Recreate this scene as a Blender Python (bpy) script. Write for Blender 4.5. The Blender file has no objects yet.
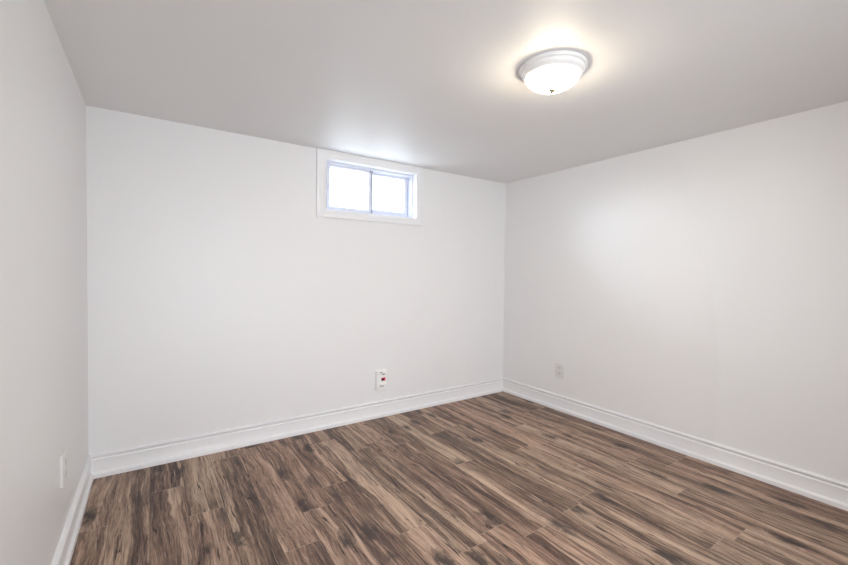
import bpy, bmesh, math, random
from mathutils import Vector, Matrix

S = bpy.context.scene
COL = S.collection
R = math.radians

# ------------------------------------------------------------------ camera
W, D, H = 3.423, 3.78, 2.2          # room: x 0..W, y -D..0 (back wall at y=0), z 0..H
YAW, PITCH, ROLL = R(34.007), R(-1.371), R(0.686)
fwd = Vector((math.sin(YAW)*math.cos(PITCH), math.cos(YAW)*math.cos(PITCH), math.sin(PITCH)))
rgt = Vector((math.cos(YAW), -math.sin(YAW), 0.0))
up = rgt.cross(fwd)
r2 = rgt*math.cos(ROLL) + up*math.sin(ROLL)
u2 = -rgt*math.sin(ROLL) + up*math.cos(ROLL)
cd = bpy.data.cameras.new('camera')
cd.sensor_fit = 'HORIZONTAL'; cd.sensor_width = 36.0
cd.lens = 36.0*403.32/848.0
cd.clip_start = 0.02
cam = bpy.data.objects.new('camera', cd); COL.objects.link(cam)
m = Matrix((r2, u2, -fwd)).transposed().to_4x4()
m.translation = Vector((0.316, -3.076, 1.248))
cam.matrix_world = m
S.camera = cam

# ------------------------------------------------------------------ world, light, exposure
world = bpy.data.worlds.new('sky'); S.world = world
world.use_nodes = True
bg = world.node_tree.nodes['Background']
# overcast sky, brightest a little above the horizon; darker ground below
wn, wl = world.node_tree.nodes, world.node_tree.links
g_ = wn.new('ShaderNodeTexCoord'); sx_ = wn.new('ShaderNodeSeparateXYZ'); wl.new(g_.outputs['Generated'], sx_.inputs[0])
mr_ = wn.new('ShaderNodeMapRange'); mr_.inputs['From Min'].default_value = -1.0; mr_.inputs['From Max'].default_value = 1.0
wl.new(sx_.outputs['Z'], mr_.inputs['Value'])
wr_ = wn.new('ShaderNodeValToRGB'); el_ = wr_.color_ramp.elements
el_[0].position = 0.44; el_[0].color = (0.43, 0.46, 0.50, 1)
el_[1].position = 0.53; el_[1].color = (0.80, 0.90, 1.0, 1)
wl.new(mr_.outputs[0], wr_.inputs[0]); wl.new(wr_.outputs[0], bg.inputs['Color'])
bg.inputs['Strength'].default_value = 11.0
SHADE_GLOW = 74.0

pl = bpy.data.lights.new('window_portal', 'AREA'); pl.shape = 'RECTANGLE'
pl.size, pl.size_y = 0.86, 0.42
pl.cycles.is_portal = True
po = bpy.data.objects.new('window_portal', pl); COL.objects.link(po)
po.location = (1.872, 0.19, 1.936); po.rotation_euler = (R(-90), 0, 0)

# the brightest part of the cloudy sky, low and to the left outside the window
sl = bpy.data.lights.new('hazy_sun', 'SUN'); sl.energy = 4.0; sl.angle = R(24); sl.color = (0.84, 0.90, 1.0)
so = bpy.data.objects.new('hazy_sun', sl); COL.objects.link(so)
SUN_AZ, SUN_EL = R(43.5), R(13)
so.rotation_euler = Vector((math.sin(SUN_AZ)*math.cos(SUN_EL), -math.cos(SUN_AZ)*math.cos(SUN_EL), -math.sin(SUN_EL))).to_track_quat('-Z', 'Y').to_euler()
so.location = (-3, 4, 3.5)

# added fill light, shining through the added opening behind the camera
al = bpy.data.lights.new('added_fill_light', 'AREA'); al.shape = 'RECTANGLE'
al.size, al.size_y = 1.7, 1.9
al.energy = 33.0; al.color = (0.87, 0.925, 1.0); al.spread = R(118)
ao = bpy.data.objects.new('added_fill_light', al); COL.objects.link(ao)
ao.location = (1.15, -D-0.30, 1.05); ao.rotation_euler = (R(85), 0, R(-12))

vs = S.view_settings
vs.view_transform = 'Standard'; vs.look = 'None'; vs.gamma = 1.0; vs.use_curve_mapping = False
vs.exposure = 0.13
S.cycles.use_denoising = True
S.cycles.max_bounces = 16
S.cycles.diffuse_bounces = 12
S.cycles.transparent_max_bounces = 12
S.cycles.caustics_reflective = False

# ------------------------------------------------------------------ material helpers
def mat(name, col, rough=0.5, spec=0.5, bump=0.0, bscale=200.0, metal=0.0, mottle=0.0):
    M = bpy.data.materials.new(name); M.use_nodes = True
    nt = M.node_tree; N = nt.nodes; b = N['Principled BSDF']
    b.inputs['Base Color'].default_value = (*col, 1)
    b.inputs['Roughness'].default_value = rough
    b.inputs['Specular IOR Level'].default_value = spec
    b.inputs['Metallic'].default_value = metal
    tc = N.new('ShaderNodeTexCoord')
    if mottle:
        n = N.new('ShaderNodeTexNoise'); n.inputs['Scale'].default_value = 3.0; n.inputs['Detail'].default_value = 4.0
        nt.links.new(tc.outputs['Object'], n.inputs['Vector'])
        mx = N.new('ShaderNodeMix'); mx.data_type = 'RGBA'
        mx.inputs[6].default_value = (*[c*(1-mottle) for c in col], 1)
        mx.inputs[7].default_value = (*[min(1, c*(1+mottle)) for c in col], 1)
        nt.links.new(n.outputs['Fac'], mx.inputs[0]); nt.links.new(mx.outputs[2], b.inputs['Base Color'])
    if bump:
        n = N.new('ShaderNodeTexNoise'); n.inputs['Scale'].default_value = bscale; n.inputs['Detail'].default_value = 3.0
        nt.links.new(tc.outputs['Object'], n.inputs['Vector'])
        bp = N.new('ShaderNodeBump'); bp.inputs['Strength'].default_value = bump; bp.inputs['Distance'].default_value = 0.002
        nt.links.new(n.outputs['Fac'], bp.inputs['Height']); nt.links.new(bp.outputs['Normal'], b.inputs['Normal'])
    return M

M_WALL = mat('wall_paint', (0.82, 0.82, 0.82), 0.42, 0.5, 0.04, 160, mottle=0.01)
M_CEIL = mat('ceiling_paint', (0.78, 0.775, 0.77), 0.5, 0.4, 0.1, 120, mottle=0.012)
M_TRIM = mat('trim_paint', (0.85, 0.85, 0.855), 0.28, 0.5)
M_VINYL = mat('white_vinyl', (0.71, 0.735, 0.83), 0.3, 0.5)
M_SASH_SHADE = mat('sash_shade_grey', (0.22, 0.23, 0.28), 0.6, 0.3)  # painted shade along the sash edges
M_PLASTIC = mat('white_plastic', (0.76, 0.76, 0.745), 0.32, 0.5)
M_BOX = mat('bright_white_plastic', (0.88, 0.88, 0.86), 0.3, 0.5)
M_RECEPT = mat('receptacle_plastic', (0.66, 0.66, 0.64), 0.35, 0.5)
M_DARK = mat('dark_slot', (0.05, 0.05, 0.05), 0.6, 0.3)
M_SLOT_SHADE_GREY = mat('slot_and_shade_grey', (0.25, 0.25, 0.24), 0.6, 0.3)
M_RED = mat('red_lens', (0.72, 0.06, 0.12), 0.25, 0.5)
M_BLACK = mat('black_lens', (0.02, 0.01, 0.012), 0.2, 0.5)
M_ENAMEL = mat('white_enamel', (0.88, 0.87, 0.85), 0.3, 0.5)
M_FINIAL = mat('bronze_finial', (0.034, 0.030, 0.020), 0.6, 0.05)
M_SCREW = mat('painted_screw', (0.62, 0.62, 0.6), 0.35, 0.5)

def glass_mat():
    M = bpy.data.materials.new('window_glass'); M.use_nodes = True
    nt = M.node_tree; N = nt.nodes; N.clear()
    out = N.new('ShaderNodeOutputMaterial'); mx = N.new('ShaderNodeMixShader')
    t = N.new('ShaderNodeBsdfTransparent'); t.inputs['Color'].default_value = (0.97, 0.985, 0.98, 1)
    g = N.new('ShaderNodeBsdfGlossy'); g.inputs['Roughness'].default_value = 0.02
    f = N.new('ShaderNodeLayerWeight'); f.inputs['Blend'].default_value = 0.5      # grazing reflection, both faces alike
    p = N.new('ShaderNodeMath'); p.operation = 'POWER'; p.inputs[1].default_value = 5.0
    q = N.new('ShaderNodeMath'); q.operation = 'MULTIPLY_ADD'; q.inputs[1].default_value = 0.9; q.inputs[2].default_value = 0.035
    nt.links.new(f.outputs['Facing'], p.inputs[0]); nt.links.new(p.outputs[0], q.inputs[0])
    nt.links.new(q.outputs[0], mx.inputs[0]); nt.links.new(t.outputs[0], mx.inputs[1]); nt.links.new(g.outputs[0], mx.inputs[2])
    nt.links.new(mx.outputs[0], out.inputs[0])
    return M
M_GLASS = glass_mat()

def shade_mat():
    M = bpy.data.materials.new('lit_frosted_glass'); M.use_nodes = True
    nt = M.node_tree; b = nt.nodes['Principled BSDF']
    b.inputs['Base Color'].default_value = (0.9, 0.87, 0.8, 1)
    b.inputs['Roughness'].default_value = 0.25
    b.inputs['Emission Color'].default_value = (1.0, 0.86, 0.66, 1)
    # the bulbs sit in the middle of the bowl: its rim gives off less light
    N, L = nt.nodes, nt.links
    tc = N.new('ShaderNodeTexCoord'); sx = N.new('ShaderNodeSeparateXYZ'); mr = N.new('ShaderNodeMapRange')
    L.new(tc.outputs['Object'], sx.inputs[0]); L.new(sx.outputs['Z'], mr.inputs['Value'])
    mr.inputs['From Min'].default_value = -0.040; mr.inputs['From Max'].default_value = -0.056
    mr.inputs['To Min'].default_value = SHADE_GLOW*0.05; mr.inputs['To Max'].default_value = SHADE_GLOW
    L.new(mr.outputs[0], b.inputs['Emission Strength'])
    return M
M_SHADE = shade_mat()

def floor_mat():
    M = bpy.data.materials.new('wood_laminate'); M.use_nodes = True
    nt = M.node_tree; N = nt.nodes; L = nt.links; b = N['Principled BSDF']
    def nd(t, **k):
        n = N.new(t)
        for a, v in k.items(): setattr(n, a, v)
        return n
    def math_(op, a, c=None, clamp=False):
        n = nd('ShaderNodeMath', operation=op); n.use_clamp = clamp
        for i, v in enumerate((a, c)):
            if v is None: continue
            if isinstance(v, (int, float)): n.inputs[i].default_value = v
            else: L.new(v, n.inputs[i])
        return n.outputs[0]
    def mixc(f, a, c, blend='MIX'):
        n = nd('ShaderNodeMix', data_type='RGBA', blend_type=blend)
        for i, v in ((0, f), (6, a), (7, c)):
            if isinstance(v, tuple): n.inputs[i].default_value = (*v, 1)
            elif isinstance(v, (int, float)): n.inputs[i].default_value = v
            else: L.new(v, n.inputs[i])
        return n.outputs[2]
    def ramp(v, stops):
        n = nd('ShaderNodeValToRGB'); e = n.color_ramp.elements
        while len(e) < len(stops): e.new(0.5)
        for el, (p, c) in zip(e, stops):
            el.position = p; el.color = (*c, 1) if isinstance(c, tuple) else (c, c, c, 1)
        L.new(v, n.inputs[0]); return n.outputs[0]
    tc = nd('ShaderNodeTexCoord'); at = nd('ShaderNodeAttribute', attribute_name='plank_tone')
    sp = nd('ShaderNodeSeparateColor'); L.new(at.outputs['Color'], sp.inputs[0])
    # each plank gets its own stretch of wood
    off = nd('ShaderNodeVectorMath', operation='SCALE'); L.new(at.outputs['Color'], off.inputs[0]); off.inputs['Scale'].default_value = 37.0
    pos = nd('ShaderNodeVectorMath', operation='ADD'); L.new(tc.outputs['Object'], pos.inputs[0]); L.new(off.outputs[0], pos.inputs[1])
    def noise(sx, sy, detail=4, rough=0.6, dist=0.0, src=pos.outputs[0]):
        mp = nd('ShaderNodeMapping'); mp.inputs['Scale'].default_value = (sx, sy, 1.0); L.new(src, mp.inputs[0])
        n = nd('ShaderNodeTexNoise'); n.inputs['Scale'].default_value = 1.0
        n.inputs['Detail'].default_value = detail; n.inputs['Roughness'].default_value = rough; n.inputs['Distortion'].default_value = dist
        L.new(mp.outputs[0], n.inputs['Vector']); return n.outputs['Fac']
    uv = nd('ShaderNodeUVMap', uv_map='plank_uv'); su = nd('ShaderNodeSeparateXYZ'); L.new(uv.outputs[0], su.inputs[0])
    # wander of the grain: slow along the plank
    wmp = nd('ShaderNodeMapping'); wmp.inputs['Scale'].default_value = (5.0, 2.2, 1.0); L.new(pos.outputs[0], wmp.inputs[0])
    wn = nd('ShaderNodeTexNoise'); wn.inputs['Scale'].default_value = 1.0; wn.inputs['Detail'].default_value = 2.5
    L.new(wmp.outputs[0], wn.inputs['Vector'])
    wv = nd('ShaderNodeVectorMath', operation='SUBTRACT'); L.new(wn.outputs['Color'], wv.inputs[0]); wv.inputs[1].default_value = (0.5, 0.5, 0.5)
    ws = nd('ShaderNodeVectorMath', operation='MULTIPLY'); L.new(wv.outputs[0], ws.inputs[0]); ws.inputs[1].default_value = (0.06, 0.0, 0.0)
    wp = nd('ShaderNodeVectorMath', operation='ADD'); L.new(pos.outputs[0], wp.inputs[0]); L.new(ws.outputs[0], wp.inputs[1])
    wsrc = wp.outputs[0]
    # heartwood and sapwood strips with crisp, wandering edges
    wx = nd('ShaderNodeSeparateXYZ'); L.new(wv.outputs[0], wx.inputs[0])
    su_x = math_('ADD', math_('MULTIPLY', su.outputs[0], 3.6), math_('MULTIPLY', wx.outputs[0], 2.6))
    sidx = math_('FLOOR', su_x)
    wnz = nd('ShaderNodeTexWhiteNoise', noise_dimensions='2D'); cmb = nd('ShaderNodeCombineXYZ')
    L.new(sidx, cmb.inputs[0]); L.new(math_('MULTIPLY', sp.outputs[2], 91.0), cmb.inputs[1]); L.new(cmb.outputs[0], wnz.inputs['Vector'])
    strip = wnz.outputs['Value']
    sfr = math_('FRACT', su_x)
    edge = math_('LESS_THAN', math_('MINIMUM', sfr, math_('SUBTRACT', 1.0, sfr)), 0.035)
    broad = noise(22, 1.6, 3, 0.55, 0.4, wsrc)        # bands a few cm wide
    mid = noise(80, 3.2, 6, 0.75, 0.2, wsrc)          # streaks
    fine = noise(260, 16, 3, 0.7, 0.3, wsrc)          # pores
    light = (0.545, 0.400, 0.300); tan = (0.315, 0.215, 0.160); brown = (0.150, 0.095, 0.072); dark = (0.058, 0.039, 0.034)
    v = math_('ADD', math_('MULTIPLY', broad, 0.48), math_('MULTIPLY', mid, 0.62))
    v = math_('ADD', v, math_('MULTIPLY', fine, 0.30))
    v = math_('ADD', v, math_('MULTIPLY', math_('SUBTRACT', sp.outputs[0], 0.5), 0.10))
    v = math_('ADD', v, math_('MULTIPLY', math_('SUBTRACT', strip, 0.5), 0.20))
    v = math_('SUBTRACT', v, 0.190)
    c = ramp(v, [(0.33, dark), (0.43, brown), (0.53, tan), (0.66, light)])
    c = mixc(math_('MULTIPLY', edge, math_('MULTIPLY', strip, 0.45)), c, (0.095, 0.062, 0.052))
    # short dark cracks along the grain
    cr = noise(50, 4.2, 4, 0.62, 0.8, wsrc)
    crm = ramp(cr, [(0.345, 1.0), (0.385, 0.0)])
    c = mixc(math_('MULTIPLY', crm, 0.92), c, (0.024, 0.016, 0.016))
    cr2 = noise(110, 3.0, 3, 0.6, 0.6, wsrc)
    c = mixc(math_('MULTIPLY', ramp(cr2, [(0.34, 1.0), (0.40, 0.0)]), 0.75), c, (0.060, 0.040, 0.035))
    # light sapwood streaks
    lt = noise(60, 2.4, 4, 0.6, 0.7, wsrc)
    c = mixc(math_('MULTIPLY', ramp(lt, [(0.60, 0.0), (0.68, 1.0)]), 0.6), c, (0.60, 0.46, 0.36))
    # knots and smoky patches
    mp = nd('ShaderNodeMapping'); mp.inputs['Scale'].default_value = (7.0, 3.2, 1.0); L.new(wsrc, mp.inputs[0])
    vo = nd('ShaderNodeTexVoronoi'); vo.inputs['Scale'].default_value = 1.0; L.new(mp.outputs[0], vo.inputs['Vector'])
    vs_ = nd('ShaderNodeSeparateColor'); L.new(vo.outputs['Color'], vs_.inputs[0])
    pick = ramp(vs_.outputs[0], [(0.40, 0.0), (0.50, 1.0)])
    kn = noise(34, 16, 3, 0.6, 0.5)
    kd = math_('ADD', vo.outputs['Distance'], math_('MULTIPLY', math_('SUBTRACT', kn, 0.5), 0.55))
    km = math_('MULTIPLY', ramp(kd, [(0.06, 1.0), (0.16, 0.8), (0.32, 0.0)]), pick)
    c = mixc(math_('MULTIPLY', km, 0.9), c, (0.032, 0.026, 0.026))
    sm = noise(11, 3.0, 3, 0.6, 0.5)
    c = mixc(math_('MULTIPLY', ramp(sm, [(0.57, 0.0), (0.72, 1.0)]), 0.5), c, (0.10, 0.078, 0.074))
    # plank tint
    tint = ramp(sp.outputs[1], [(0.0, (1.0, 0.94, 0.93)), (0.5, (1.0, 0.99, 0.98)), (1.0, (0.97, 0.98, 0.96))])
    c = mixc(1.0, c, tint, 'MULTIPLY')
    # seams between planks
    ex = math_('MINIMUM', su.outputs[0], math_('SUBTRACT', 1.0, su.outputs[0]))
    ey = math_('MINIMUM', su.outputs[1], math_('SUBTRACT', 1.0, su.outputs[1]))
    sx = math_('LESS_THAN', ex, 0.011); sy = math_('LESS_THAN', ey, 0.0022)
    c = mixc(math_('MULTIPLY', sx, 0.55), c, (0.05, 0.035, 0.03))
    c = mixc(math_('MULTIPLY', sy, 0.35), c, (0.46, 0.36, 0.29))
    L.new(c, b.inputs['Base Color'])
    rr = math_('ADD', 0.40, math_('MULTIPLY', mid, 0.12)); L.new(rr, b.inputs['Roughness'])
    b.inputs['Specular IOR Level'].default_value = 0.25
    bp = nd('ShaderNodeBump'); bp.inputs['Strength'].default_value = 0.25; bp.inputs['Distance'].default_value = 0.0015
    hh = math_('SUBTRACT', math_('ADD', fine, mid), math_('MULTIPLY', math_('MAXIMUM', sx, sy), 1.0))
    L.new(hh, bp.inputs['Height']); L.new(bp.outputs['Normal'], b.inputs['Normal'])
    return M
M_FLOOR = floor_mat()

# ------------------------------------------------------------------ geometry helpers
def box(bm, x0, x1, y0, y1, z0, z1, bev=0.0, seg=2):
    r = bmesh.ops.create_cube(bm, size=1.0)
    vv = r['verts']
    for v in vv:
        v.co = Vector(((x0+x1)/2 + v.co.x*(x1-x0), (y0+y1)/2 + v.co.y*(y1-y0), (z0+z1)/2 + v.co.z*(z1-z0)))
    if bev:
        es = list({e for v in vv for e in v.link_edges})
        bmesh.ops.bevel(bm, geom=es, offset=bev, segments=seg, profile=0.5, affect='EDGES')

def lathe(bm, prof, n=64, cap=False):
    rings = []
    for r, z in prof:
        if r < 1e-6: rings.append([bm.verts.new((0, 0, z))])
        else: rings.append([bm.verts.new((r*math.cos(2*math.pi*i/n), r*math.sin(2*math.pi*i/n), z)) for i in range(n)])
    for a, b in zip(rings, rings[1:]):
        for i in range(n):
            j = (i+1) % n
            if len(a) == 1 and len(b) == 1: continue
            if len(a) == 1: bm.faces.new((a[0], b[j], b[i]))
            elif len(b) == 1: bm.faces.new((a[i], a[j], b[0]))
            else: bm.faces.new((a[i], a[j], b[j], b[i]))

def sweep(bm, frames, closed=False):
    """frames: list of rings (lists of points) joined in order."""
    rr = [[bm.verts.new(p) for p in f] for f in frames]
    pairs = list(zip(rr, rr[1:])) + ([(rr[-1], rr[0])] if closed else [])
    n = len(rr[0])
    for a, b in pairs:
        for i in range(n):
            j = (i+1) % n
            bm.faces.new((a[i], a[j], b[j], b[i]))
    if not closed:
        bm.faces.new(rr[0]); bm.faces.new(list(reversed(rr[-1])))

def obj(name, bm, material, parent=None, smooth=False):
    bmesh.ops.recalc_face_normals(bm, faces=bm.faces[:])
    me = bpy.data.meshes.new(name); bm.to_mesh(me); bm.free()
    for mm in (material if isinstance(material, (list, tuple)) else [material]): me.materials.append(mm)
    if smooth:
        for p in me.polygons: p.use_smooth = True
        try: me.set_sharp_from_angle(angle=R(38))
        except Exception: pass
    o = bpy.data.objects.new(name, me); COL.objects.link(o)
    if parent: o.parent = parent
    return o

def struct(name, bm, material, smooth=False):
    o = obj(name, bm, material, None, smooth); o['kind'] = 'structure'; return o

def thing(name, label, cat, loc, rotz=0.0, group=None):
    o = bpy.data.objects.new(name, None); COL.objects.link(o)
    o.empty_display_size = 0.05
    o.location = loc; o.rotation_euler = (0, 0, rotz)
    o['label'] = label; o['category'] = cat
    if group: o['group'] = group
    return o

# ------------------------------------------------------------------ floor: laminate planks running towards the back wall
def build_floor():
    rng = random.Random(11)
    bm = bmesh.new()
    uvl = bm.loops.layers.uv.new('plank_uv')
    cl = bm.loops.layers.float_color.new('plank_tone')
    PW, PL, X0 = 0.1635, 1.21, 2.920
    joints = {1: -1.64, 0: -2.005, -1: -2.345, -2: -1.10, -3: -1.727, -4: -0.55, -5: -1.05, -6: -1.786, -7: -1.66,
              -8: -0.50, -9: -1.45, -10: -0.85, -11: -1.03, -12: -1.28, -13: -0.15, -14: -0.75, -15: -0.39, -16: -1.15, -17: -0.62}
    kmin = math.floor((0 - X0)/PW); kmax = math.ceil((W - X0)/PW)
    for k in range(kmin, kmax+1):
        # plank k spans X0-PW+k*PW .. X0+k*PW
        xa, xb = X0 + (k-1)*PW, X0 + k*PW
        ca, cb = max(0.0, xa), min(W, xb)
        if cb - ca < 1e-4: continue
        y = joints.get(k, -0.6) % PL                  # first joint above zero
        ys = y
        while ys > -D:
            yt, yb = ys, ys - PL
            ct, cbm = min(0.0, yt), max(-D, yb)
            ys = yb
            if ct - cbm < 1e-4: continue
            f = bm.faces.new([bm.verts.new(p) for p in ((ca, cbm, 0), (cb, cbm, 0), (cb, ct, 0), (ca, ct, 0))])
            tone = (rng.random(), rng.random(), rng.random(), 1)
            for lp in f.loops:
                lp[uvl].uv = ((lp.vert.co.x-xa)/PW, (lp.vert.co.y-yb)/PL)
                lp[cl] = tone
    # slab under the planks
    box(bm, 0, W, -D, 0, -0.08, -0.002)
    me = bpy.data.meshes.new('floor'); bm.normal_update()
    for f in bm.faces:
        if f.normal.z < 0 and abs(f.calc_center_median().z) < 1e-6: f.normal_flip()
    bm.to_mesh(me); bm.free(); me.materials.append(M_FLOOR)
    o = bpy.data.objects.new('floor', me); COL.objects.link(o); o['kind'] = 'structure'
build_floor()

# ------------------------------------------------------------------ ceiling and walls
b = bmesh.new(); box(b, -0.12, W+0.12, -D-0.12, 0.22, H, H+0.1); struct('ceiling', b, M_CEIL)
b = bmesh.new(); box(b, -0.12, 0, -D-0.12, 0.16, -0.08, H); struct('wall_left', b, M_WALL)
b = bmesh.new(); box(b, W, W+0.12, -D-0.12, 0.16, -0.08, H); struct('wall_right', b, M_WALL)
PX0, PX1, PZ = 0.15, 2.15, 2.03                        # opening added to let in the fill light, behind the camera
b = bmesh.new()
box(b, 0, PX0, -D-0.12, -D, -0.08, H); box(b, PX1, W, -D-0.12, -D, -0.08, H); box(b, PX0, PX1, -D-0.12, -D, PZ, H); box(b, PX0, PX1, -D-0.12, -D, -0.08, 0.0)
struct('wall_front', b, M_WALL)
b = bmesh.new()                                        # unseen shell added around the fill light, keeps the sky out
YA, YB = -D-0.12, -D-1.9
box(b, -0.12, 0.0, YB, YA, -0.08, H); box(b, W, W+0.12, YB, YA, -0.08, H); box(b, -0.12, W+0.12, YB-0.12, YB, -0.08, H+0.1)
box(b, -0.12, W+0.12, YB, YA, H, H+0.1); box(b, -0.12, W+0.12, YB, YA, -0.18, -0.08)
struct('fill_light_shell', b, M_WALL)
OX0, OX1, OZ0, OZ1 = 1.440, 2.305, 1.722, 2.150      # rough window opening
b = bmesh.new()
box(b, 0, OX0, 0, 0.16, -0.08, H); box(b, OX1, W, 0, 0.16, -0.08, H)
box(b, OX0, OX1, 0, 0.16, -0.08, OZ0); box(b, OX0, OX1, 0, 0.16, OZ1, H)
struct('wall_back', b, M_WALL)

# ------------------------------------------------------------------ baseboards with an ogee cap and shoe moulding
BH = 0.141
PROF = [(0.0, 0.0), (0.025, 0.0), (0.025, 0.021), (0.0242, 0.0245), (0.0225, 0.0268), (0.0120, 0.0330), (0.0105, 0.036), (0.0105, 0.1025),
        (0.0135, 0.1035), (0.0135, 0.1055), (0.0120, 0.1080), (0.0058, 0.1115), (0.0056, 0.1130), (0.0170, 0.1300), (0.0175, 0.1312),
        (0.0165, 0.1330), (0.0040, BH), (0.0, BH)]
def base(name, a, c, inward, m0, m1):
    """a, c: the ends on the wall; inward: unit normal into the room; mitres shorten by the thickness."""
    a, c, n = Vector((*a, 0)), Vector((*c, 0)), Vector((*inward, 0)); t = (c-a).normalized()
    f0 = [a + n*d + t*(d*m0) + Vector((0, 0, z)) for d, z in PROF]
    f1 = [c + n*d - t*(d*m1) + Vector((0, 0, z)) for d, z in PROF]
    bm = bmesh.new(); sweep(bm, [f0, f1]); struct(name, bm, M_TRIM, True)
base('baseboard_back', (0, 0), (W, 0), (0, -1), 1, 1)
base('baseboard_left', (0, -D), (0, 0), (1, 0), 1, 1)
base('baseboard_right', (W, -D), (W, 0), (-1, 0), 1, 1)

# ------------------------------------------------------------------ basement window
win = bpy.data.objects.new('window_1', None); COL.objects.link(win); win['kind'] = 'structure'
win.location = (0, 0, 0)
win['label'] = 'small white two-pane sliding basement window under the ceiling'
IX0, IX1, IZ0, IZ1 = 1.452, 2.293, 1.734, 2.138      # inside of the casing
CX0, CX1, CZ0, CZ1 = 1.372, 2.358, 1.673, 2.1995     # outside of the casing
def ring(bm, inner, outer, prof):
    """prof: list of (t, y): t=0 at the inner edge, 1 at the outer edge."""
    (a0, a1, c0, c1), (o0, o1, q0, q1) = inner, outer
    corners = []
    for ix, iz, ox, oz in ((a0, c0, o0, q0), (a1, c0, o1, q0), (a1, c1, o1, q1), (a0, c1, o0, q1)):
        corners.append([Vector((ix + (ox-ix)*t, y, iz + (oz-iz)*t)) for t, y in prof])
    sweep(bm, corners, closed=True)
b = bmesh.new()
ring(b, (IX0, IX1, IZ0, IZ1), (CX0, CX1, CZ0, CZ1),
     [(0.0, 0.0), (0.0, -0.010), (0.04, -0.012), (0.22, -0.012), (0.26, -0.0145), (0.72, -0.0165), (0.76, -0.021), (0.97, -0.021), (1.0, -0.019), (1.0, 0.0)])
obj('window_casing', b, M_TRIM, win, True)
JD = 0.045
b = bmesh.new()
ring(b, (IX0+0.004, IX1-0.004, IZ0+0.004, IZ1-0.004), (OX0, OX1, OZ0, OZ1), [(0, 0.0), (0, 0.15), (1, 0.15), (1, 0.0)])
obj('window_jamb', b, M_TRIM, win)
# vinyl frame with two tracks
FX0, FX1, FZ0, FZ1 = IX0+0.004, IX1-0.004, IZ0+0.004, IZ1-0.004
b = bmesh.new()
def rect_ring(bm, x0, x1, z0, z1, l, r_, bo, to, y0, y1):
    ring(bm, (x0+l, x1-r_, z0+bo, z1-to), (x0, x1, z0, z1), [(0, y1), (0, y0+0.002), (0.08, y0), (1, y0), (1, y1)])
rect_ring(b, FX0, FX1, FZ0, FZ1, 0.018, 0.018, 0.010, 0.018, JD, 0.064)
rect_ring(b, FX0, FX1, FZ0, FZ1, 0.024, 0.024, 0.016, 0.022, 0.064, 0.128)
rect_ring(b, FX0, FX1, FZ0, FZ1, 0.034, 0.034, 0.022, 0.030, 0.128, 0.150)
obj('window_frame', b, M_VINYL, win)
def sash(x0, x1, z0, z1, y0, y1, l, r_, bo, to, latch):
    bm = bmesh.new(); rect_ring(bm, x0, x1, z0, z1, l, r_, bo, to, y0, y1)
    s = obj('sash', bm, M_VINYL, win)
    bm = bmesh.new()
    g = 0.006
    ring(bm, (x0+l, x1-r_, z0+bo, z1-to), (x0+l-g, x1-r_+g, z0+bo-g, z1-to+g), [(0, y1-0.004), (0, y0+0.006), (1, y0+0.006), (1, y1-0.004)])
    bm.free()
    bm = bmesh.new(); box(bm, x0+l-0.003, x1-r_+0.003, (y0+y1)/2-0.002, (y0+y1)/2+0.002, z0+bo-0.003, z1-to+0.003)
    obj('glass_pane', bm, M_GLASS, s)
    if latch:
        bm = bmesh.new(); box(bm, x0+0.006, x0+0.022, y0-0.010, y0, (z0+z1)/2-0.03, (z0+z1)/2+0.03, 0.003)
        obj('latch', bm, M_VINYL, s)
        bm = bmesh.new(); box(bm, x1-0.016, x1-0.006, y0-0.006, y0+0.002, z1-0.020, z1-0.004, 0.0015)
        obj('pull_tab', bm, M_SLOT_SHADE_GREY, s)
        bm = bmesh.new()
        box(bm, x1-0.001, x1+0.013, y0+0.002, y1-0.004, z0+0.004, z1-0.004)
        obj('stile_shade_strip', bm, M_SASH_SHADE, s)  # grey strip painted in for the shaded right side of the stile
        for zz0, zz1 in ((z0+0.004, (z0+z1)/2-0.04), ((z0+z1)/2+0.025, z1-0.002)):
            bm = bmesh.new(); box(bm, x0-0.008, x0, y0+0.0005, y1-0.004, zz0, zz1)
            obj('gap_shade_strip', bm, M_SASH_SHADE, s)  # grey strips stand in for the shade of the gap beside the sash
sash(1.482, 1.876, 1.752, 2.116, 0.062, 0.090, 0.028, 0.024, 0.028, 0.020, True)
sash(1.850, 2.262, 1.756, 2.116, 0.096, 0.124, 0.024, 0.036, 0.040, 0.024, False)

# ------------------------------------------------------------------ flush ceiling light
LX, LY = 1.853, -1.838
lamp = thing('ceiling_light', 'round white flush-mount ceiling light with glowing frosted glass bowl', 'ceiling light', (LX, LY, H))
K = 0.885
b = bmesh.new()
lathe(b, [(r*K, z*K) for r, z in [(0.0, 0.0), (0.168, 0.0), (0.170, -0.003), (0.170, -0.012), (0.167, -0.016), (0.160, -0.019), (0.158, -0.024),
          (0.158, -0.030), (0.154, -0.037), (0.147, -0.042), (0.144, -0.046), (0.140, -0.049), (0.135, -0.049), (0.133, -0.044), (0.0, -0.044)]], 96)
obj('mounting_pan', b, M_ENAMEL, lamp, True)
b = bmesh.new()
pr = []
for i in range(19):
    a = i/18*math.pi/2
    pr.append((0.1345*K*math.cos(a)**1.12 if i < 18 else 0.0, -0.045*K - 0.069*K*math.sin(a)**1.05))
lathe(b, pr, 96)
obj('glass_shade', b, M_SHADE, lamp, True)
b = bmesh.new()
lathe(b, [(0.0, -0.0985), (0.0150, -0.0990), (0.0165, -0.1015), (0.0125, -0.1040), (0.0085, -0.1055), (0.0105, -0.1080), (0.0105, -0.1110), (0.0065, -0.1140), (0.0, -0.1148)], 32)
obj('finial', b, M_FINIAL, lamp, True)

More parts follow.
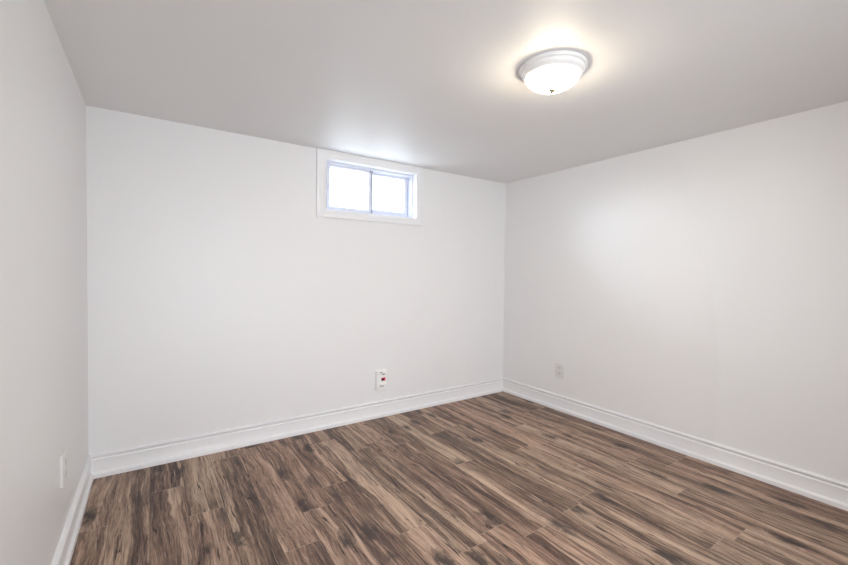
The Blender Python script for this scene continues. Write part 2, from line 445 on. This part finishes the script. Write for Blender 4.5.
# ------------------------------------------------------------------ wall outlets (built facing -y, origin on the wall)
G = 'white wall outlets'
def make_outlet(label, loc, rz):
    t = thing('wall_outlet', label, 'outlet', loc, rz, G)
    b = bmesh.new(); box(b, -0.042, 0.042, -0.012, 0, -0.066, 0.066, 0.003, 3); obj('cover_plate', b, M_PLASTIC, t, True)
    for s in (-1, 1):
        b = bmesh.new(); zc = s*0.0255
        n = 28; f0 = []; 
        for i in range(n):
            a = 2*math.pi*i/n; x = 0.0172*math.cos(a); z = max(-0.0135, min(0.0135, 0.0172*math.sin(a)))
            f0.append((x, z))
        sweep(b, [[(x, -0.0115, zc+z) for x, z in f0], [(x, -0.0140, zc+z) for x, z in f0], [(x*0.93, -0.0144, zc+z*0.93) for x, z in f0]])
        rc = obj('receptacle', b, M_RECEPT, t)
        for x0, h in ((-0.0065, 0.0045), (0.0065, 0.0036)):
            b = bmesh.new(); box(b, x0-0.0011, x0+0.0011, -0.0147, -0.0138, zc+0.003-h, zc+0.003+h); obj('slot', b, M_SLOT_SHADE_GREY, rc)
        b = bmesh.new(); box(b, -0.0024, 0.0024, -0.0147, -0.0138, zc-0.0098, zc-0.0052); obj('ground_hole', b, M_SLOT_SHADE_GREY, rc)
    b = bmesh.new(); bmesh.ops.create_cone(b, cap_ends=True, segments=16, radius1=0.0035, radius2=0.0028, depth=0.0016,
                                           matrix=Matrix.Translation((0, -0.0125, 0)) @ Matrix.Rotation(R(90), 4, 'X'))
    obj('screw', b, M_SCREW, t)
    return t
def copy_tree(o, parent=None):
    c = o.copy(); COL.objects.link(c)
    if parent: c.parent = parent
    for ch in list(o.children): copy_tree(ch, c)
    return c
out = make_outlet('white duplex outlet on the right wall, right of the far corner', (W, -0.728, 0.371), R(-90))
o2 = copy_tree(out)
o2.location = (0, -0.862, 0.416); o2.rotation_euler = (0, 0, R(90))
o2['label'] = 'white outlet plate seen nearly edge-on, on the left wall above the baseboard'

# ------------------------------------------------------------------ plug-in box with a red and black window, back wall
det = thing('plug_in_detector', 'white plug-in detector box with red and black window, low on the back wall', 'detector', (1.947, 0, 0.322))
b = bmesh.new(); box(b, -0.052, 0.052, -0.006, 0, -0.083, 0.088, 0.0028, 3); obj('wall_plate', b, M_BOX, det, True)
b = bmesh.new(); box(b, -0.052, 0.046, -0.034, -0.006, -0.085, 0.082, 0.008, 4); obj('housing', b, M_BOX, det, True)
b = bmesh.new()
prof = [(-0.034, 0.056), (-0.044, 0.060), (-0.046, 0.066), (-0.043, 0.080), (-0.034, 0.084)]
sweep(b, [[(x, y, z) for y, z in prof] for x in (-0.044, 0.044)]); obj('top_hood', b, M_BOX, det)
for x0, z0 in ((-0.014, 0.072), (0.010, 0.054)):
    b = bmesh.new(); box(b, x0-0.010, x0+0.010, -0.0465, -0.033, z0-0.0035, z0+0.0035); obj('vent_and_shade_strip', b, M_SLOT_SHADE_GREY, det)
b = bmesh.new(); box(b, -0.006, 0.032, -0.0365, -0.033, -0.003, 0.024, 0.001); lens = obj('indicator_window', b, M_RED, det)
lens['label'] = 'glossy red window'
b = bmesh.new(); box(b, -0.006, 0.016, -0.0372, -0.0360, -0.001, 0.018); dl = obj('dark_segment', b, M_BLACK, lens)
dl['label'] = 'black left half of the window'
b = bmesh.new()
prof = [(-0.034, -0.018), (-0.046, -0.024), (-0.050, -0.032), (-0.048, -0.042), (-0.034, -0.044)]
sweep(b, [[(x, y, z) for y, z in prof] for x in (-0.020, 0.038)]); obj('lower_ledge', b, M_BOX, det)
b = bmesh.new(); box(b, -0.022, 0.020, -0.0352, -0.033, -0.052, -0.045); obj('vent_and_shade_strip', b, M_SLOT_SHADE_GREY, det)  # no vent here: grey strip painted in for the ledge's shadow line
